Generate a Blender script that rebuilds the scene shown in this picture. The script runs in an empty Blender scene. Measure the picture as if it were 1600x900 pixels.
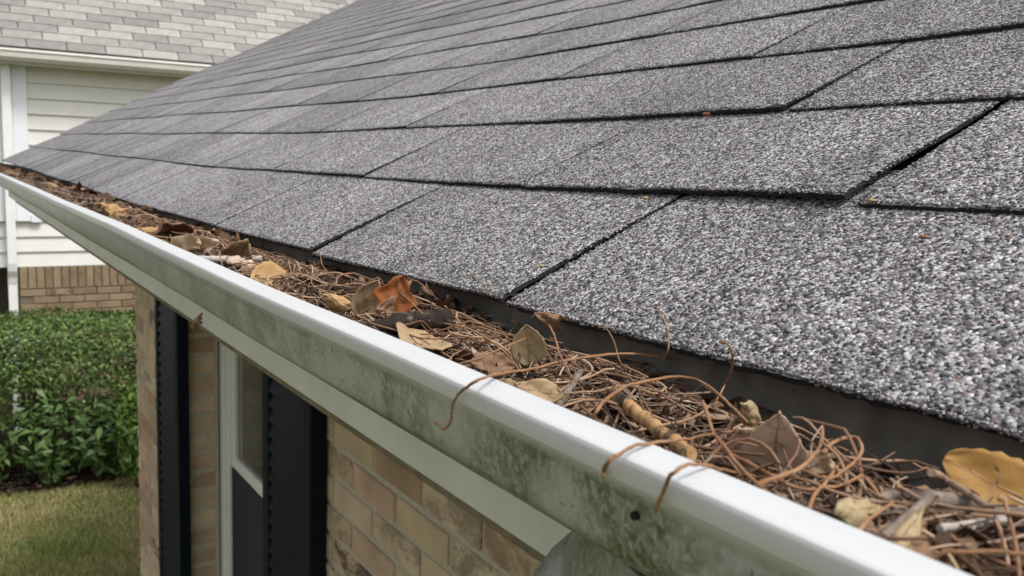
import bpy, bmesh, math, random
import numpy as np
from mathutils import Vector, Matrix

# ------------------------------------------------------------------ camera, world, sun, exposure
scn = bpy.context.scene
col = scn.collection
RV = np.array([[0.84603837, -0.53198444, 0.03480847], [0.04242705, 0.13227064, 0.99030522], [-0.5314311, -0.83635939, 0.13447657]])
CAM = np.array([-0.24435304, 0.0, 0.06927852])
FPX = 1431.683
cam = bpy.data.cameras.new('camera'); camo = bpy.data.objects.new('camera', cam); col.objects.link(camo)
m4 = Matrix.Identity(4)
for i in range(3):
    for j in range(3): m4[i][j] = RV[j][i]
    m4[i][3] = CAM[i]
camo.matrix_world = m4
cam.sensor_width = 36; cam.lens = 36 * FPX / 1600
cam.clip_start = 0.01; cam.clip_end = 3000
cam.dof.use_dof = True; cam.dof.focus_distance = 0.46; cam.dof.aperture_fstop = 28.0
scn.camera = camo
scn.render.engine = 'CYCLES'
scn.view_settings.view_transform = 'Standard'; scn.view_settings.look = 'None'
scn.view_settings.gamma = 1; scn.view_settings.use_curve_mapping = False
scn.view_settings.exposure = 0.40

SUN_EL, SUN_AZ = math.radians(58), math.radians(158)     # azimuth clockwise from +Y, sun stands behind the camera to the right
world = bpy.data.worlds.new('World'); scn.world = world; world.use_nodes = True
nt = world.node_tree; bg = nt.nodes['Background']
sky = nt.nodes.new('ShaderNodeTexSky'); sky.sky_type = 'NISHITA'; sky.sun_disc = False
sky.sun_elevation = SUN_EL; sky.sun_rotation = SUN_AZ
sky.air_density = 1.0; sky.dust_density = 4.0; sky.ozone_density = 0.6
hs = nt.nodes.new('ShaderNodeHueSaturation'); hs.inputs['Saturation'].default_value = 0.22      # thin white cloud over the whole sky
nt.links.new(sky.outputs[0], hs.inputs['Color']); nt.links.new(hs.outputs[0], bg.inputs[0])
bg.inputs[1].default_value = 0.15
sl = bpy.data.lights.new('sun', 'SUN'); sl.energy = 1.7; sl.angle = math.radians(14); sl.color = (1, .955, .89)
so = bpy.data.objects.new('sun', sl); col.objects.link(so)
sd = Vector((math.sin(SUN_AZ) * math.cos(SUN_EL), math.cos(SUN_AZ) * math.cos(SUN_EL), math.sin(SUN_EL)))
so.rotation_euler = sd.to_track_quat('Z', 'Y').to_euler(); so.location = sd * 30

rng = np.random.default_rng(7); random.seed(7)
PITCH = 0.4538518; CP, SP = math.cos(PITCH), math.sin(PITCH)

# ------------------------------------------------------------------ helpers
def ray(u, v): return RV.T @ np.array([(u - 800) / FPX, -(v - 450) / FPX, -1.0])
def on(u, v, ax, val):
    d = ray(u, v); t = (val - CAM[ax]) / d[ax]; return CAM + t * d
def depth(P): return -(RV[2] @ (np.asarray(P) - CAM))
def mat(name): 
    m = bpy.data.materials.new(name); m.use_nodes = True
    return m, m.node_tree, m.node_tree.nodes['Principled BSDF']
class NT:
    """tiny node builder"""
    def __init__(s, name, rough=.7, spec=.3):
        s.m, s.t, s.b = mat(name); s.b.inputs['Roughness'].default_value = rough; s.b.inputs['Specular IOR Level'].default_value = spec
    def n(s, typ, **kw):
        nd = s.t.nodes.new('ShaderNode' + typ)
        for k, v in kw.items():
            if k in nd.inputs: 
                if hasattr(v, 'is_output') or isinstance(v, bpy.types.NodeSocket): s.t.links.new(v, nd.inputs[k])
                else: nd.inputs[k].default_value = v
            else: setattr(nd, k, v)
        return nd
    def co(s, scale=(1, 1, 1), loc=(0, 0, 0), kind='Object'):
        tc = s.n('TexCoord'); mp = s.n('Mapping'); s.t.links.new(tc.outputs[kind], mp.inputs[0])
        mp.inputs['Scale'].default_value = scale; mp.inputs['Location'].default_value = loc
        return mp.outputs[0]
    def noise(s, vec, scale, detail=4, rough=.55, dist=0.0):
        nd = s.n('TexNoise', Scale=scale, Detail=detail, Roughness=rough, Distortion=dist)
        s.t.links.new(vec, nd.inputs['Vector']); return nd.outputs['Fac']
    def ramp(s, fac, stops, interp='LINEAR'):
        r = s.n('ValToRGB'); r.color_ramp.interpolation = interp; e = r.color_ramp.elements
        while len(e) < len(stops): e.new(.5)
        for k, (p, c) in enumerate(stops):
            e[k].position = p; e[k].color = (c, c, c, 1) if isinstance(c, (int, float)) else (*c, 1)
        s.t.links.new(fac, r.inputs[0]); return r.outputs[0]
    def mix(s, fac, a, b, mode='MIX'):
        x = s.n('MixRGB', blend_type=mode)
        for i, v in enumerate((fac, a, b)):
            if isinstance(v, bpy.types.NodeSocket): s.t.links.new(v, x.inputs[i])
            elif i == 0: x.inputs[0].default_value = v
            else: x.inputs[i].default_value = (*v, 1) if not isinstance(v, float) else (v, v, v, 1)
        return x.outputs[0]
    def math(s, op, a, b=0.0):
        x = s.n('Math', operation=op)
        for i, v in enumerate((a, b)):
            if isinstance(v, bpy.types.NodeSocket): s.t.links.new(v, x.inputs[i])
            else: x.inputs[i].default_value = v
        return x.outputs[0]
    def base(s, v): 
        if isinstance(v, bpy.types.NodeSocket): s.t.links.new(v, s.b.inputs['Base Color'])
        else: s.b.inputs['Base Color'].default_value = (*v, 1)
    def bump(s, h, strength, dist):
        b = s.n('Bump', Strength=strength, Distance=dist); s.t.links.new(h, b.inputs['Height']); s.t.links.new(b.outputs[0], s.b.inputs['Normal'])
    def objrand(s): return s.n('ObjectInfo').outputs['Random']
    def island(s): return s.n('NewGeometry').outputs['Random Per Island']

class MB:
    """collects faces; build() links them as ONE mesh object"""
    def __init__(s): s.v = []; s.f = []; s.n = 0
    def add(s, v, f):
        v = np.asarray(v, float).reshape(-1, 3); s.v.append(v); s.f += [tuple(int(i) + s.n for i in q) for q in f]; s.n += len(v)
    def box(s, x0, x1, y0, y1, z0, z1):
        s.add([(x0, y0, z0), (x1, y0, z0), (x1, y1, z0), (x0, y1, z0), (x0, y0, z1), (x1, y0, z1), (x1, y1, z1), (x0, y1, z1)],
              [(0, 3, 2, 1), (4, 5, 6, 7), (0, 1, 5, 4), (1, 2, 6, 5), (2, 3, 7, 6), (3, 0, 4, 7)])
    def bbox(s, x0, x1, y0, y1, z0, z1, b=.003):
        """box with bevelled edges"""
        bm = bmesh.new(); bmesh.ops.create_cube(bm, size=1)
        for v in bm.verts: v.co = ((x0 + x1) / 2 + v.co.x * (x1 - x0), (y0 + y1) / 2 + v.co.y * (y1 - y0), (z0 + z1) / 2 + v.co.z * (z1 - z0))
        bmesh.ops.bevel(bm, geom=bm.edges[:], offset=b, segments=1, profile=.5, affect='EDGES')
        bm.verts.index_update(); s.add([v.co[:] for v in bm.verts], [[v.index for v in f.verts] for f in bm.faces]); bm.free()
    def tube(s, pts, rad, sides=6, caps=True):
        pts = np.asarray(pts, float); n = len(pts); rad = np.broadcast_to(np.asarray(rad, float), (n,))
        t = np.gradient(pts, axis=0); t /= np.linalg.norm(t, axis=1)[:, None] + 1e-12
        up = np.array([0, 0, 1.]) if abs(t[0][2]) < .9 else np.array([1., 0, 0])
        a = np.cross(t, up); a /= np.linalg.norm(a, axis=1)[:, None] + 1e-9; b = np.cross(t, a)
        an = np.arange(sides) * 2 * math.pi / sides
        V = pts[:, None] + rad[:, None, None] * (a[:, None] * np.cos(an)[None, :, None] + b[:, None] * np.sin(an)[None, :, None])
        F = [(i * sides + j, i * sides + (j + 1) % sides, (i + 1) * sides + (j + 1) % sides, (i + 1) * sides + j) for i in range(n - 1) for j in range(sides)]
        if caps: F += [tuple(range(sides))[::-1], tuple((n - 1) * sides + j for j in range(sides))]
        s.add(V, F)
    def build(s, name, m, parent=None, smooth=False, flat_all=False):
        me = bpy.data.meshes.new(name)
        if s.n: me.from_pydata(np.concatenate(s.v).tolist(), [], s.f)
        me.materials.append(m)
        if smooth: me.polygons.foreach_set('use_smooth', [True] * len(me.polygons))
        me.update(); return link(name, me, parent)
def link(name, me, parent=None):
    o = bpy.data.objects.new(name, me); col.objects.link(o)
    if parent is not None: o.parent = parent
    return o
def empty(name, loc=(0, 0, 0)):
    o = bpy.data.objects.new(name, None); col.objects.link(o); o.empty_display_size = .05; return o
def tag(o, label=None, cat=None, group=None, kind=None):
    if label: o['label'] = label
    if cat: o['category'] = cat
    if group: o['group'] = group
    if kind: o['kind'] = kind
    return o
def bulk(name, V, F, m, parent=None, smooth=False):
    """fast mesh from arrays: V (n,3), F (m,k) all the same k"""
    V = np.asarray(V, np.float32); F = np.asarray(F, np.int32); k = F.shape[1]
    me = bpy.data.meshes.new(name); me.vertices.add(len(V)); me.vertices.foreach_set('co', V.ravel())
    me.loops.add(F.size); me.loops.foreach_set('vertex_index', F.ravel())
    me.polygons.add(len(F)); me.polygons.foreach_set('loop_start', np.arange(len(F), dtype=np.int32) * k)
    if smooth: me.polygons.foreach_set('use_smooth', np.ones(len(F), bool))
    me.materials.append(m); me.update(calc_edges=True); me.validate(); return link(name, me, parent)
def catmull(pts, n=6):
    P = np.asarray(pts, float); P = np.vstack([2 * P[0] - P[1], P, 2 * P[-1] - P[-2]]); out = []
    for i in range(1, len(P) - 2):
        for t in np.linspace(0, 1, n, endpoint=False):
            a, b, c, d = P[i - 1:i + 3]
            out.append(.5 * (2 * b + (c - a) * t + (2 * a - 5 * b + 4 * c - d) * t * t + (3 * b - a - 3 * c + d) * t ** 3))
    out.append(P[-2]); return np.array(out)

# ------------------------------------------------------------------ materials
def granule_stops(): return [(0, (.03, .034, .036)), (.2, (.085, .083, .087)), (.42, (.19, .188, .195)), (.58, (.29, .286, .29)), (.63, (.18, .115, .095)), (.70, (.36, .358, .365)), (.9, (.46, .457, .462)), (1, (.58, .575, .58))]
def M_shingle():
    s = NT('asphalt_shingle', .9, .2); c = s.co()
    vo = s.n('TexVoronoi', Scale=620.0); s.t.links.new(c, vo.inputs['Vector'])
    sep = s.n('SeparateColor'); s.t.links.new(vo.outputs['Color'], sep.inputs[0])
    g = s.ramp(sep.outputs[0], granule_stops())
    # beyond arm's length the granules average out
    big = s.ramp(s.noise(s.co((1.2, 5.0, 1.2)), 1.6, 5, .6), [(.30, .78), (.70, 1.22)])
    r = s.ramp(s.objrand(), [(0, (.84, .83, .85)), (.5, (1, .99, 1)), (1, (1.14, 1.13, 1.15))])
    st = s.ramp(s.noise(s.co((3, 14, 3)), 2.2, 3), [(.36, .86), (.62, 1.1)])
    k = s.mix(1.0, s.mix(1.0, s.mix(1.0, g, big, 'MULTIPLY'), r, 'MULTIPLY'), st, 'MULTIPLY')
    s.base(k)
    h = s.math('SUBTRACT', 1.0, vo.outputs['Distance']); s.bump(h, .9, .0012)
    return s.m
def M_granule():
    s = NT('mineral_granule', .62, .35)
    g = s.ramp(s.island(), granule_stops()); big = s.ramp(s.noise(s.co(), 14, 4), [(.3, .8), (.7, 1.15)])
    s.base(s.mix(1.0, g, s.mix(1.0, big, (.86, .845, .85), 'MULTIPLY'), 'MULTIPLY')); return s.m
def M_plain(name, c, rough=.7, spec=.3, var=.12, scale=40, bump=0):
    s = NT(name, rough, spec); f = s.noise(s.co(), scale, 5)
    s.base(s.mix(1.0, c, s.ramp(f, [(.25, 1 - var), (.75, 1 + var)]), 'MULTIPLY'))
    if bump: s.bump(f, .5, bump)
    return s.m
def M_gutter():
    s = NT('white_gutter_enamel', .38, .45); c = s.co()
    xyz = s.n('SeparateXYZ'); s.t.links.new(c, xyz.inputs[0])
    white = s.mix(s.noise(s.co((6, 1.5, 6)), 8, 5), (.53, .545, .555), (.61, .625, .635))
    # chalky grey-green grime and algae on the front face under the rolled lip, absent on the lip itself
    zf = s.n('MapRange'); s.t.links.new(xyz.outputs[2], zf.inputs['Value'])
    for k, v in (('From Min', -.0035), ('From Max', -.0065), ('To Min', 0.0), ('To Max', 1.0)): zf.inputs[k].default_value = v
    face = zf.outputs[0]
    chalk = s.mix(s.noise(s.co((1, .6, 2)), 30, 6), (.37, .38, .375), (.475, .485, .48))
    k = s.mix(s.math('MULTIPLY', face, .85), white, chalk)
    big = s.ramp(s.noise(s.co((1, 1, .8), (.3, .11, .2)), 24, 5, .65, .5), [(.40, 0), (.58, 1)])
    fine = s.ramp(s.noise(s.co((1, .9, .6)), 430, 6, .75, .7), [(.34, 0), (.52, 1)])
    yr = s.n('MapRange'); s.t.links.new(xyz.outputs[1], yr.inputs['Value'])
    for kk, v in (('From Min', .75), ('From Max', .16), ('To Min', .22), ('To Max', 1.0)): yr.inputs[kk].default_value = v
    al = s.math('MULTIPLY', s.math('MULTIPLY', s.math('ADD', s.math('MULTIPLY', big, .85), .15), fine), s.math('MULTIPLY', yr.outputs[0], face))
    k = s.mix(s.math('MULTIPLY', al, .95), k, (.075, .09, .035))
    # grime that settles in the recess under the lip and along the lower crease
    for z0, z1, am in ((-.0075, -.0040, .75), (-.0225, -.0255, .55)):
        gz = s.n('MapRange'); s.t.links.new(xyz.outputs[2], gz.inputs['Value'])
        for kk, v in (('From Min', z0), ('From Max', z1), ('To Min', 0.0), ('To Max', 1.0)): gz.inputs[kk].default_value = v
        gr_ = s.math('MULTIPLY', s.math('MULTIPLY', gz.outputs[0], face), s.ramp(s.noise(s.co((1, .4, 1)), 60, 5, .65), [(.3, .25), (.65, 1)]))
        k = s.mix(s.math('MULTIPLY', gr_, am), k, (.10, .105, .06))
    sp = s.ramp(s.noise(s.co((1, 1, .8)), 330, 3, .6), [(.63, 0), (.69, 1)])
    k = s.mix(s.math('MULTIPLY', s.math('MULTIPLY', sp, face), .75), k, (.06, .06, .05))
    dust = s.ramp(s.noise(c, 260, 5, .7), [(.60, 0), (.76, 1)])
    k = s.mix(s.math('MULTIPLY', dust, .28), k, (.30, .27, .22))
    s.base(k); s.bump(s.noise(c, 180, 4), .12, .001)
    return s.m
def M_brick(name, tan, dark):
    s = NT(name, .92, .15); r = s.objrand(); c = s.co()
    off = s.n('CombineXYZ'); s.t.links.new(s.math('MULTIPLY', r, 37.0), off.inputs[1]); s.t.links.new(s.math('MULTIPLY', r, 19.0), off.inputs[2])
    va = s.n('VectorMath', operation='ADD'); s.t.links.new(c, va.inputs[0]); s.t.links.new(off.outputs[0], va.inputs[1]); v = va.outputs[0]
    b = s.ramp(r, [(0, tan[0]), (.3, tan[1]), (.55, tan[2]), (.8, tan[3]), (1, tan[4])])
    sm = s.ramp(s.noise(v, 9, 5, .6), [(.3, .8), (.7, 1.15)])
    b = s.mix(1.0, b, sm, 'MULTIPLY')
    mp = s.n('Mapping'); s.t.links.new(v, mp.inputs[0]); mp.inputs['Scale'].default_value = (1, .4, .8)
    ch = s.ramp(s.noise(mp.outputs[0], 26, 6, .7, .4), [(.45, 0), (.56, 1)])
    wht = s.ramp(r, [(0, 0.0), (.30, .0), (.36, .95), (.44, .0), (.7, .02), (.76, .95), (.82, .0), (1, .12)])
    b = s.mix(s.math('MULTIPLY', ch, wht), b, dark)
    pit = s.ramp(s.noise(v, 300, 3, .6), [(.62, 0), (.72, 1)])
    b = s.mix(s.math('MULTIPLY', pit, .5), b, (.10, .07, .05))
    s.base(b); s.bump(s.noise(v, 150, 6, .7), .6, .0025); return s.m
def M_leaf(name, c1, c2, spot=(.12, .07, .04), trans=.25):
    s = NT(name, .62, .3); c = s.co()
    k = s.mix(s.ramp(s.noise(c, 45, 5, .6), [(.3, 0), (.7, 1)]), c1, c2)
    sp = s.ramp(s.noise(c, 170, 5, .7), [(.60, 0), (.74, 1)])
    k = s.mix(s.math('MULTIPLY', sp, .7), k, spot); s.base(k)
    s.bump(s.noise(c, 320, 4), .5, .0006)
    tr = s.n('BsdfTranslucent'); s.t.links.new(k, tr.inputs[0]); ms = s.n('MixShader'); ms.inputs[0].default_value = trans
    s.t.links.new(s.b.outputs[0], ms.inputs[1]); s.t.links.new(tr.outputs[0], ms.inputs[2])
    s.t.links.new(ms.outputs[0], s.t.nodes['Material Output'].inputs[0]); return s.m
def M_island(name, stops, rough=.7, trans=0, spec=.25, nscale=0):
    s = NT(name, rough, spec); k = s.ramp(s.island(), stops)
    if nscale: k = s.mix(1.0, k, s.ramp(s.noise(s.co(), nscale, 4), [(.3, .6), (.7, 1.25)]), 'MULTIPLY')
    s.base(k)
    if trans:
        tr = s.n('BsdfTranslucent'); s.t.links.new(k, tr.inputs[0]); ms = s.n('MixShader'); ms.inputs[0].default_value = trans
        s.t.links.new(s.b.outputs[0], ms.inputs[1]); s.t.links.new(tr.outputs[0], ms.inputs[2]); s.t.links.new(ms.outputs[0], s.t.nodes['Material Output'].inputs[0])
    return s.m
def M_bark(name, stops, along=1, sc=60):
    s = NT(name, .85, .2); f = s.noise(s.co((1, along, 1)), sc, 6, .65, .5); s.base(s.ramp(f, stops)); s.bump(s.noise(s.co(), sc * 4, 5, .7), .9, .0012); return s.m
def M_glass():
    s = NT('window_glass', .03, .6); s.b.inputs['Transmission Weight'].default_value = .0; s.base((.045, .06, .058)); s.b.inputs['Metallic'].default_value = 0
    s.b.inputs['Coat Weight'].default_value = .6; return s.m

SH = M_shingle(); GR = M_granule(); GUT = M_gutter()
DECK = M_plain('roofing_felt', (.016, .016, .017), .95, .1)
EDGE = M_plain('asphalt_edge', (.028, .027, .028), .95, .1, .4, 300)
FASC = M_plain('fascia_paint', (.68, .70, .68), .5, .35, .10, 18)
TRIMW = M_plain('weathered_trim_wood', (.20, .165, .12), .85, .2, .35, 60, .001)
MORTAR = M_plain('mortar', (.46, .42, .34), .95, .1, .18, 90, .002)
BRK = M_brick('tan_brick', [(.52, .40, .27), (.60, .465, .32), (.40, .27, .185), (.64, .53, .39), (.50, .335, .245)], (.085, .055, .05))
SHUT = M_plain('shutter_paint', (.0045, .0085, .0145), .55, .12, .15, 30)
WHITE = M_plain('window_vinyl', (.76, .76, .72), .45, .4, .06, 20)
GLASS = M_glass()
DARK = M_plain('dark_interior', (.02, .022, .022), .9, .1)

# ------------------------------------------------------------------ ground
LAWN_Z = -2.5
s = NT('lawn_soil', .95, .1); f1 = s.ramp(s.noise(s.co(), 1.3, 5, .6), [(.38, 0), (.62, 1)])
s.base(s.mix(f1, (.085, .11, .035), (.19, .165, .075))); SOIL = s.m
b = MB(); b.add([(-400, -400, LAWN_Z), (400, -400, LAWN_Z), (400, 800, LAWN_Z), (-400, 800, LAWN_Z)], [(0, 1, 2, 3)])
tag(b.build('ground', SOIL), kind='structure')
MULCH = M_plain('mulch_soil', (.035, .024, .018), .95, .1, .5, 60, .02)
b = MB(); nx, ny = 60, 16
xs = np.linspace(-5, 6, nx); V = []
for j in range(ny):
    for i in range(nx):
        t = j / (ny - 1); edge = 7.35 + .12 * math.sin(xs[i] * 2.1 + .5) + .05 * math.sin(xs[i] * 6)
        V.append((xs[i], edge + t * (9.05 - edge), LAWN_Z + .006 + (.05 + .03 * rng.random()) * min(1, t * 5)))
b.add(V, [(j * nx + i, j * nx + i + 1, (j + 1) * nx + i + 1, (j + 1) * nx + i) for j in range(ny - 1) for i in range(nx - 1)])
tag(b.build('mulch_bed', MULCH), kind='structure')
# mulch chips
n = 5000; cx = rng.uniform(-2, 3, n); cy = rng.uniform(7.4, 8.2, n); cz = LAWN_Z + .085 + rng.uniform(-.02, .02, n) - .05 * np.clip((7.6 - cy) * 5, 0, 1)
ang = rng.uniform(0, 6.28, n); L = rng.uniform(.01, .035, n); W = rng.uniform(.004, .01, n); ca, sa = np.cos(ang), np.sin(ang)
V = np.stack([np.stack([cx + L * ca * a - W * sa * c, cy + L * sa * a + W * ca * c, cz + rng.uniform(0, .012, n)], 1) for a, c in ((-1, -1), (1, -1), (1, 1), (-1, 1))], 1)
CHIP = M_island('bark_chip', [(0, (.02, .014, .01)), (.6, (.06, .04, .028)), (1, (.14, .1, .07))], .9)
tag(bulk('mulch_chips', V.reshape(-1, 3), np.arange(4 * n).reshape(-1, 4), CHIP), 'dark brown bark chips strewn over the planting bed', 'mulch', kind='stuff')
# grass blades
n = 90000; gx = rng.uniform(-1.6, 2.2, n); gy = rng.uniform(4.6, 7.5, n)
gy = np.minimum(gy, 7.34 + .12 * np.sin(gx * 2.1 + .5) + rng.uniform(-.05, .03, n))
h = rng.uniform(.025, .06, n) * (1 - .35 * (np.sin(gx * 3 + gy * 1.7) > .5)); a = rng.uniform(0, 6.28, n); w = rng.uniform(.002, .004, n); le = rng.uniform(.0, .05, n); la = rng.uniform(0, 6.28, n)
P0 = np.stack([gx - w * np.cos(a), gy - w * np.sin(a), np.full(n, LAWN_Z)], 1); P1 = np.stack([gx + w * np.cos(a), gy + w * np.sin(a), np.full(n, LAWN_Z)], 1)
P2 = np.stack([gx + le * np.cos(la), gy + le * np.sin(la), LAWN_Z + h], 1)
s = NT('grass_blade', .6, .25)
patch = s.ramp(s.noise(s.co(), 1.5, 5, .6), [(.40, 0), (.60, 1)])
k = s.mix(patch, s.ramp(s.island(), [(0, (.16, .21, .055)), (1, (.28, .34, .10))]), s.ramp(s.island(), [(0, (.29, .26, .105)), (1, (.52, .43, .22))]))
s.base(k); GRASS = s.m
tag(bulk('lawn_grass', np.stack([P0, P1, P2], 1).reshape(-1, 3), np.arange(3 * n).reshape(-1, 3), GRASS), 'mown lawn of green and straw-coloured grass beside the house', 'grass', kind='stuff')

# ------------------------------------------------------------------ the near house
house = empty('brick_house'); tag(house, 'near tan brick house with grey shingle roof above the clogged gutter', 'house')
# ---- roof surface: y along the eave, s up the slope, n off the plane
_y = np.array([-.5, .15, .4, .7, 1, 1.6, 2.5, 3.5, 4.5, 6.5]); _n = np.array([.003, .002, 0, -.004, -.0065, -.006, .002, .010, .017, .021])
_yy = np.linspace(-.5, 6.5, 400); _nn = np.interp(_yy, _y, _n); _nn = np.convolve(np.pad(_nn, 12, mode='edge'), np.ones(25) / 25, 'valid')
def sag(y, s): return np.interp(y, _yy, _nn) + .0012 * np.sin(y * 7 + s * 5) - .0042 - np.exp(-np.clip(s, 0, 9) / .04) * (.0008 + .0014 * np.clip((.65 - y) * 3, 0, 1))
def RP(y, s, n):
    y, s, n = np.broadcast_arrays(np.asarray(y, float), np.asarray(s, float), np.asarray(n, float))
    n = n + sag(y, s); return np.stack([s * CP - n * SP, y, s * SP + n * CP], -1)
def rake(s): return 4.13 + .80 * s
roof = MB(); ROOF_S = 3.7
Y = np.linspace(-.6, 1, 60); S = np.linspace(.024, ROOF_S, 40); V = []
for sv in S:
    yy = -.6 + (Y - Y[0]) / (Y[-1] - Y[0]) * (rake(sv) - .02 + .6); V.append(RP(yy, sv, -.002))
for sv in S:
    yy = -.6 + (Y - Y[0]) / (Y[-1] - Y[0]) * (rake(sv) - .02 + .6); V.append(RP(yy, sv, -.008))
V = np.array(V); nY = len(Y); nS = len(S)
F = [(j * nY + i, j * nY + i + 1, (j + 1) * nY + i + 1, (j + 1) * nY + i) for j in range(nS - 1) for i in range(nY - 1)]
o2 = nY * nS
F += [tuple(o2 + q for q in f[::-1]) for f in F]
F += [(i + 1, i, o2 + i, o2 + i + 1) for i in range(nY - 1)] + [((nS - 1) * nY + i, (nS - 1) * nY + i + 1, o2 + (nS - 1) * nY + i + 1, o2 + (nS - 1) * nY + i) for i in range(nY - 1)]
F += [(j * nY, (j + 1) * nY, o2 + (j + 1) * nY, o2 + j * nY) for j in range(nS - 1)] + [((j + 1) * nY + nY - 1, j * nY + nY - 1, o2 + j * nY + nY - 1, o2 + (j + 1) * nY + nY - 1) for j in range(nS - 1)]
roof.add(V, F); roofo = roof.build('roof', DECK, house)
E_, TW, TT = .127, .285, .0028
phase = {0: .106, 1: .274, 2: .133, 3: .275, 4: .245, 5: .10, 6: .20}
tabs = []
for k in range(int(ROOF_S / E_)):
    ph = phase.get(k, (k * .131 + .05 * math.sin(k * 2.3)) % TW); i = -3
    while True:
        y0 = ph + i * TW; y1 = y0 + TW; i += 1
        if y0 > rake(k * E_): break
        y1 = min(y1, rake(k * E_ + .06))
        if y1 - y0 < .03: y1 = y0 + .05
        tabs.append([k, y0, y1])
trnd = np.random.default_rng(3)
def smooth1(x, seed):  # small 1D wobble
    return sum(math.sin(x * f + seed * q) / (i + 1) for i, (f, q) in enumerate(((21, 1.3), (47, 2.1), (113, 3.7))))
sm1 = np.vectorize(smooth1)
def tab_gap(k, y):  # half width of the slot at the tab's left/right sides
    if k == 0: return .0024 if abs(y - .391) < .02 else (.0019 if abs(y - .676) < .02 else .0011)
    if k == 1: return .0034 if abs(y - .274) < .02 else .0010
    if k == 2: return .0018 if abs(y - .418) < .02 else .0010
    return .0009
def tab_top(k, T, y, s):
    """height of tab top above the deck; T = (lift0, lift1, crown, seed)"""
    t = (s - k * E_) / E_; v = TT * (2 - t); l = (y - T[4]) / TW
    return v + (T[0] * (1 - l) + T[1] * l + T[2] * np.sin(l * 3.14)) * np.clip(1 - t, 0, 1) ** 1.2
shp = []
for (k, y0, y1) in tabs:
    near = y0 < 1.3 and k < 7
    T = (trnd.uniform(.0006, .0024) if y0 < .9 else trnd.uniform(-.0002, .0014), trnd.uniform(-.0004, .0002), trnd.uniform(-.0006, .0004), trnd.uniform(0, 60), y0)
    if k == 0 and abs(y0 - .676) < .02: T = (.0034, 0., 0., 3., y0)
    if k == 0 and abs(y0 - .391) < .02: T = (.0026, 0., 0., 3., y0)
    if k == 1 and abs(y0 - .274) < .02: T = (.0042, .0012, 0, 5., y0)
    if k == 1 and abs(y1 - .274) < .02: T = (.0004, .0002, 0, 9., y0)
    if k == 2 and abs(y0 - .418) < .02: T = (.0028, .001, 0, 7., y0)
    g0, g1 = tab_gap(k, y0), tab_gap(k, y1)
    shp.append((k, y0 + g0, y1 - g1, T, near, y0, y1))
def tab_mesh(k, a, bq, T, near, y0, y1):
    nu, nv = (64, 8) if near else ((20, 4) if y0 < 3 else (8, 3))
    u = np.linspace(0, 1, nu + 1); v = np.concatenate([[0], np.linspace(.02, 1.32, nv)])
    sk = .80 * .5 * 0
    U, Vv = np.meshgrid(u, v)
    amp = .0007 if near else .0004
    edge = amp * sm1(a + U * (bq - a), T[3]) + (amp * .8 * trnd.standard_normal(U.shape[1])[None, :] if near else 0)
    yy = a + U * (bq - a)
    if y1 >= rake(k * E_ + .06) - 1e-6: yy = a + U * (rake(k * E_ + Vv * E_) + .006 * math.sin(k * 5.1) - a)
    side = .0009 * np.sin(Vv * 9 + T[3]) ; yy = yy + side * ((U < 1e-6) * 1.0 + (U > 1 - 1e-6) * 1.0) * (1 if near else .4)
    ss = k * E_ + Vv * E_ + edge * (1 - np.clip(Vv / .05, 0, 1)) - .0006 * (Vv < .001)
    nn = tab_top(k, T, yy, ss) - .0011 * (Vv < .001)
    top = RP(yy, ss, nn); bot = RP(yy, ss, nn - TT * .86)
    R, C = U.shape; Vt = np.concatenate([top.reshape(-1, 3), bot.reshape(-1, 3)]); o = R * C; F = []; Mi = []
    for j in range(R - 1):
        for i in range(C - 1):
            q = (j * C + i, j * C + i + 1, (j + 1) * C + i + 1, (j + 1) * C + i); F.append(q[::-1]); Mi.append(0)
    for i in range(C - 1): F.append((i, i + 1, o + i + 1, o + i)); Mi.append(1)
    for j in range(R - 1):
        F.append((j * C, o + j * C, o + (j + 1) * C, (j + 1) * C)); Mi.append(1)
        F.append((j * C + C - 1, (j + 1) * C + C - 1, o + (j + 1) * C + C - 1, o + j * C + C - 1)); Mi.append(1)
    return Vt, F, Mi
order = sorted(range(len(shp)), key=lambda i: depth(RP((shp[i][1] + shp[i][2]) / 2, shp[i][0] * E_, 0)) + 1.2 * max(0, .02 - shp[i][2]) * 50)
rest = MB()
for q, i in enumerate(order):
    Vt, F, Mi = tab_mesh(*shp[i])
    if q < 290:
        me = bpy.data.meshes.new('shingle'); me.from_pydata(Vt.tolist(), [], F); me.materials.append(SH); me.materials.append(EDGE)
        me.polygons.foreach_set('material_index', Mi); me.polygons.foreach_set('use_smooth', [m == 0 for m in Mi]); me.update(); link('shingle', me, roofo)
    else: rest.add(Vt, F)
if rest.n: tag(rest.build('far_shingles', SH, roofo, smooth=False), kind='stuff')
# ---- loose mineral granules, real grains on the near tabs and their torn edges
GV = []
def grains(P, N, size, rg):
    n = len(P); d = rg.standard_normal((n, 6, 3)) * .22 + np.array([(1, 0, 0), (-1, 0, 0), (0, 1, 0), (0, -1, 0), (0, 0, 1), (0, 0, -1)])[None]
    fl = rg.uniform(.5, .8, (n, 1)); q = rg.standard_normal((n, 4)); q /= np.linalg.norm(q, axis=1)[:, None]
    w, x, y, z = q.T
    R = np.stack([1 - 2 * (y * y + z * z), 2 * (x * y - z * w), 2 * (x * z + y * w), 2 * (x * y + z * w), 1 - 2 * (x * x + z * z), 2 * (y * z - x * w), 2 * (x * z - y * w), 2 * (y * z + x * w), 1 - 2 * (x * x + y * y)], 1).reshape(-1, 3, 3)
    v = np.einsum('nij,nkj->nki', R, d) * size[:, None, None]
    dn = np.einsum('nki,i->nk', v, N); v = v - dn[:, :, None] * N[None, None, :] * (1 - fl[:, :, None])
    return P[:, None] + v
NR = np.array([-SP, 0, CP])
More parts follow.
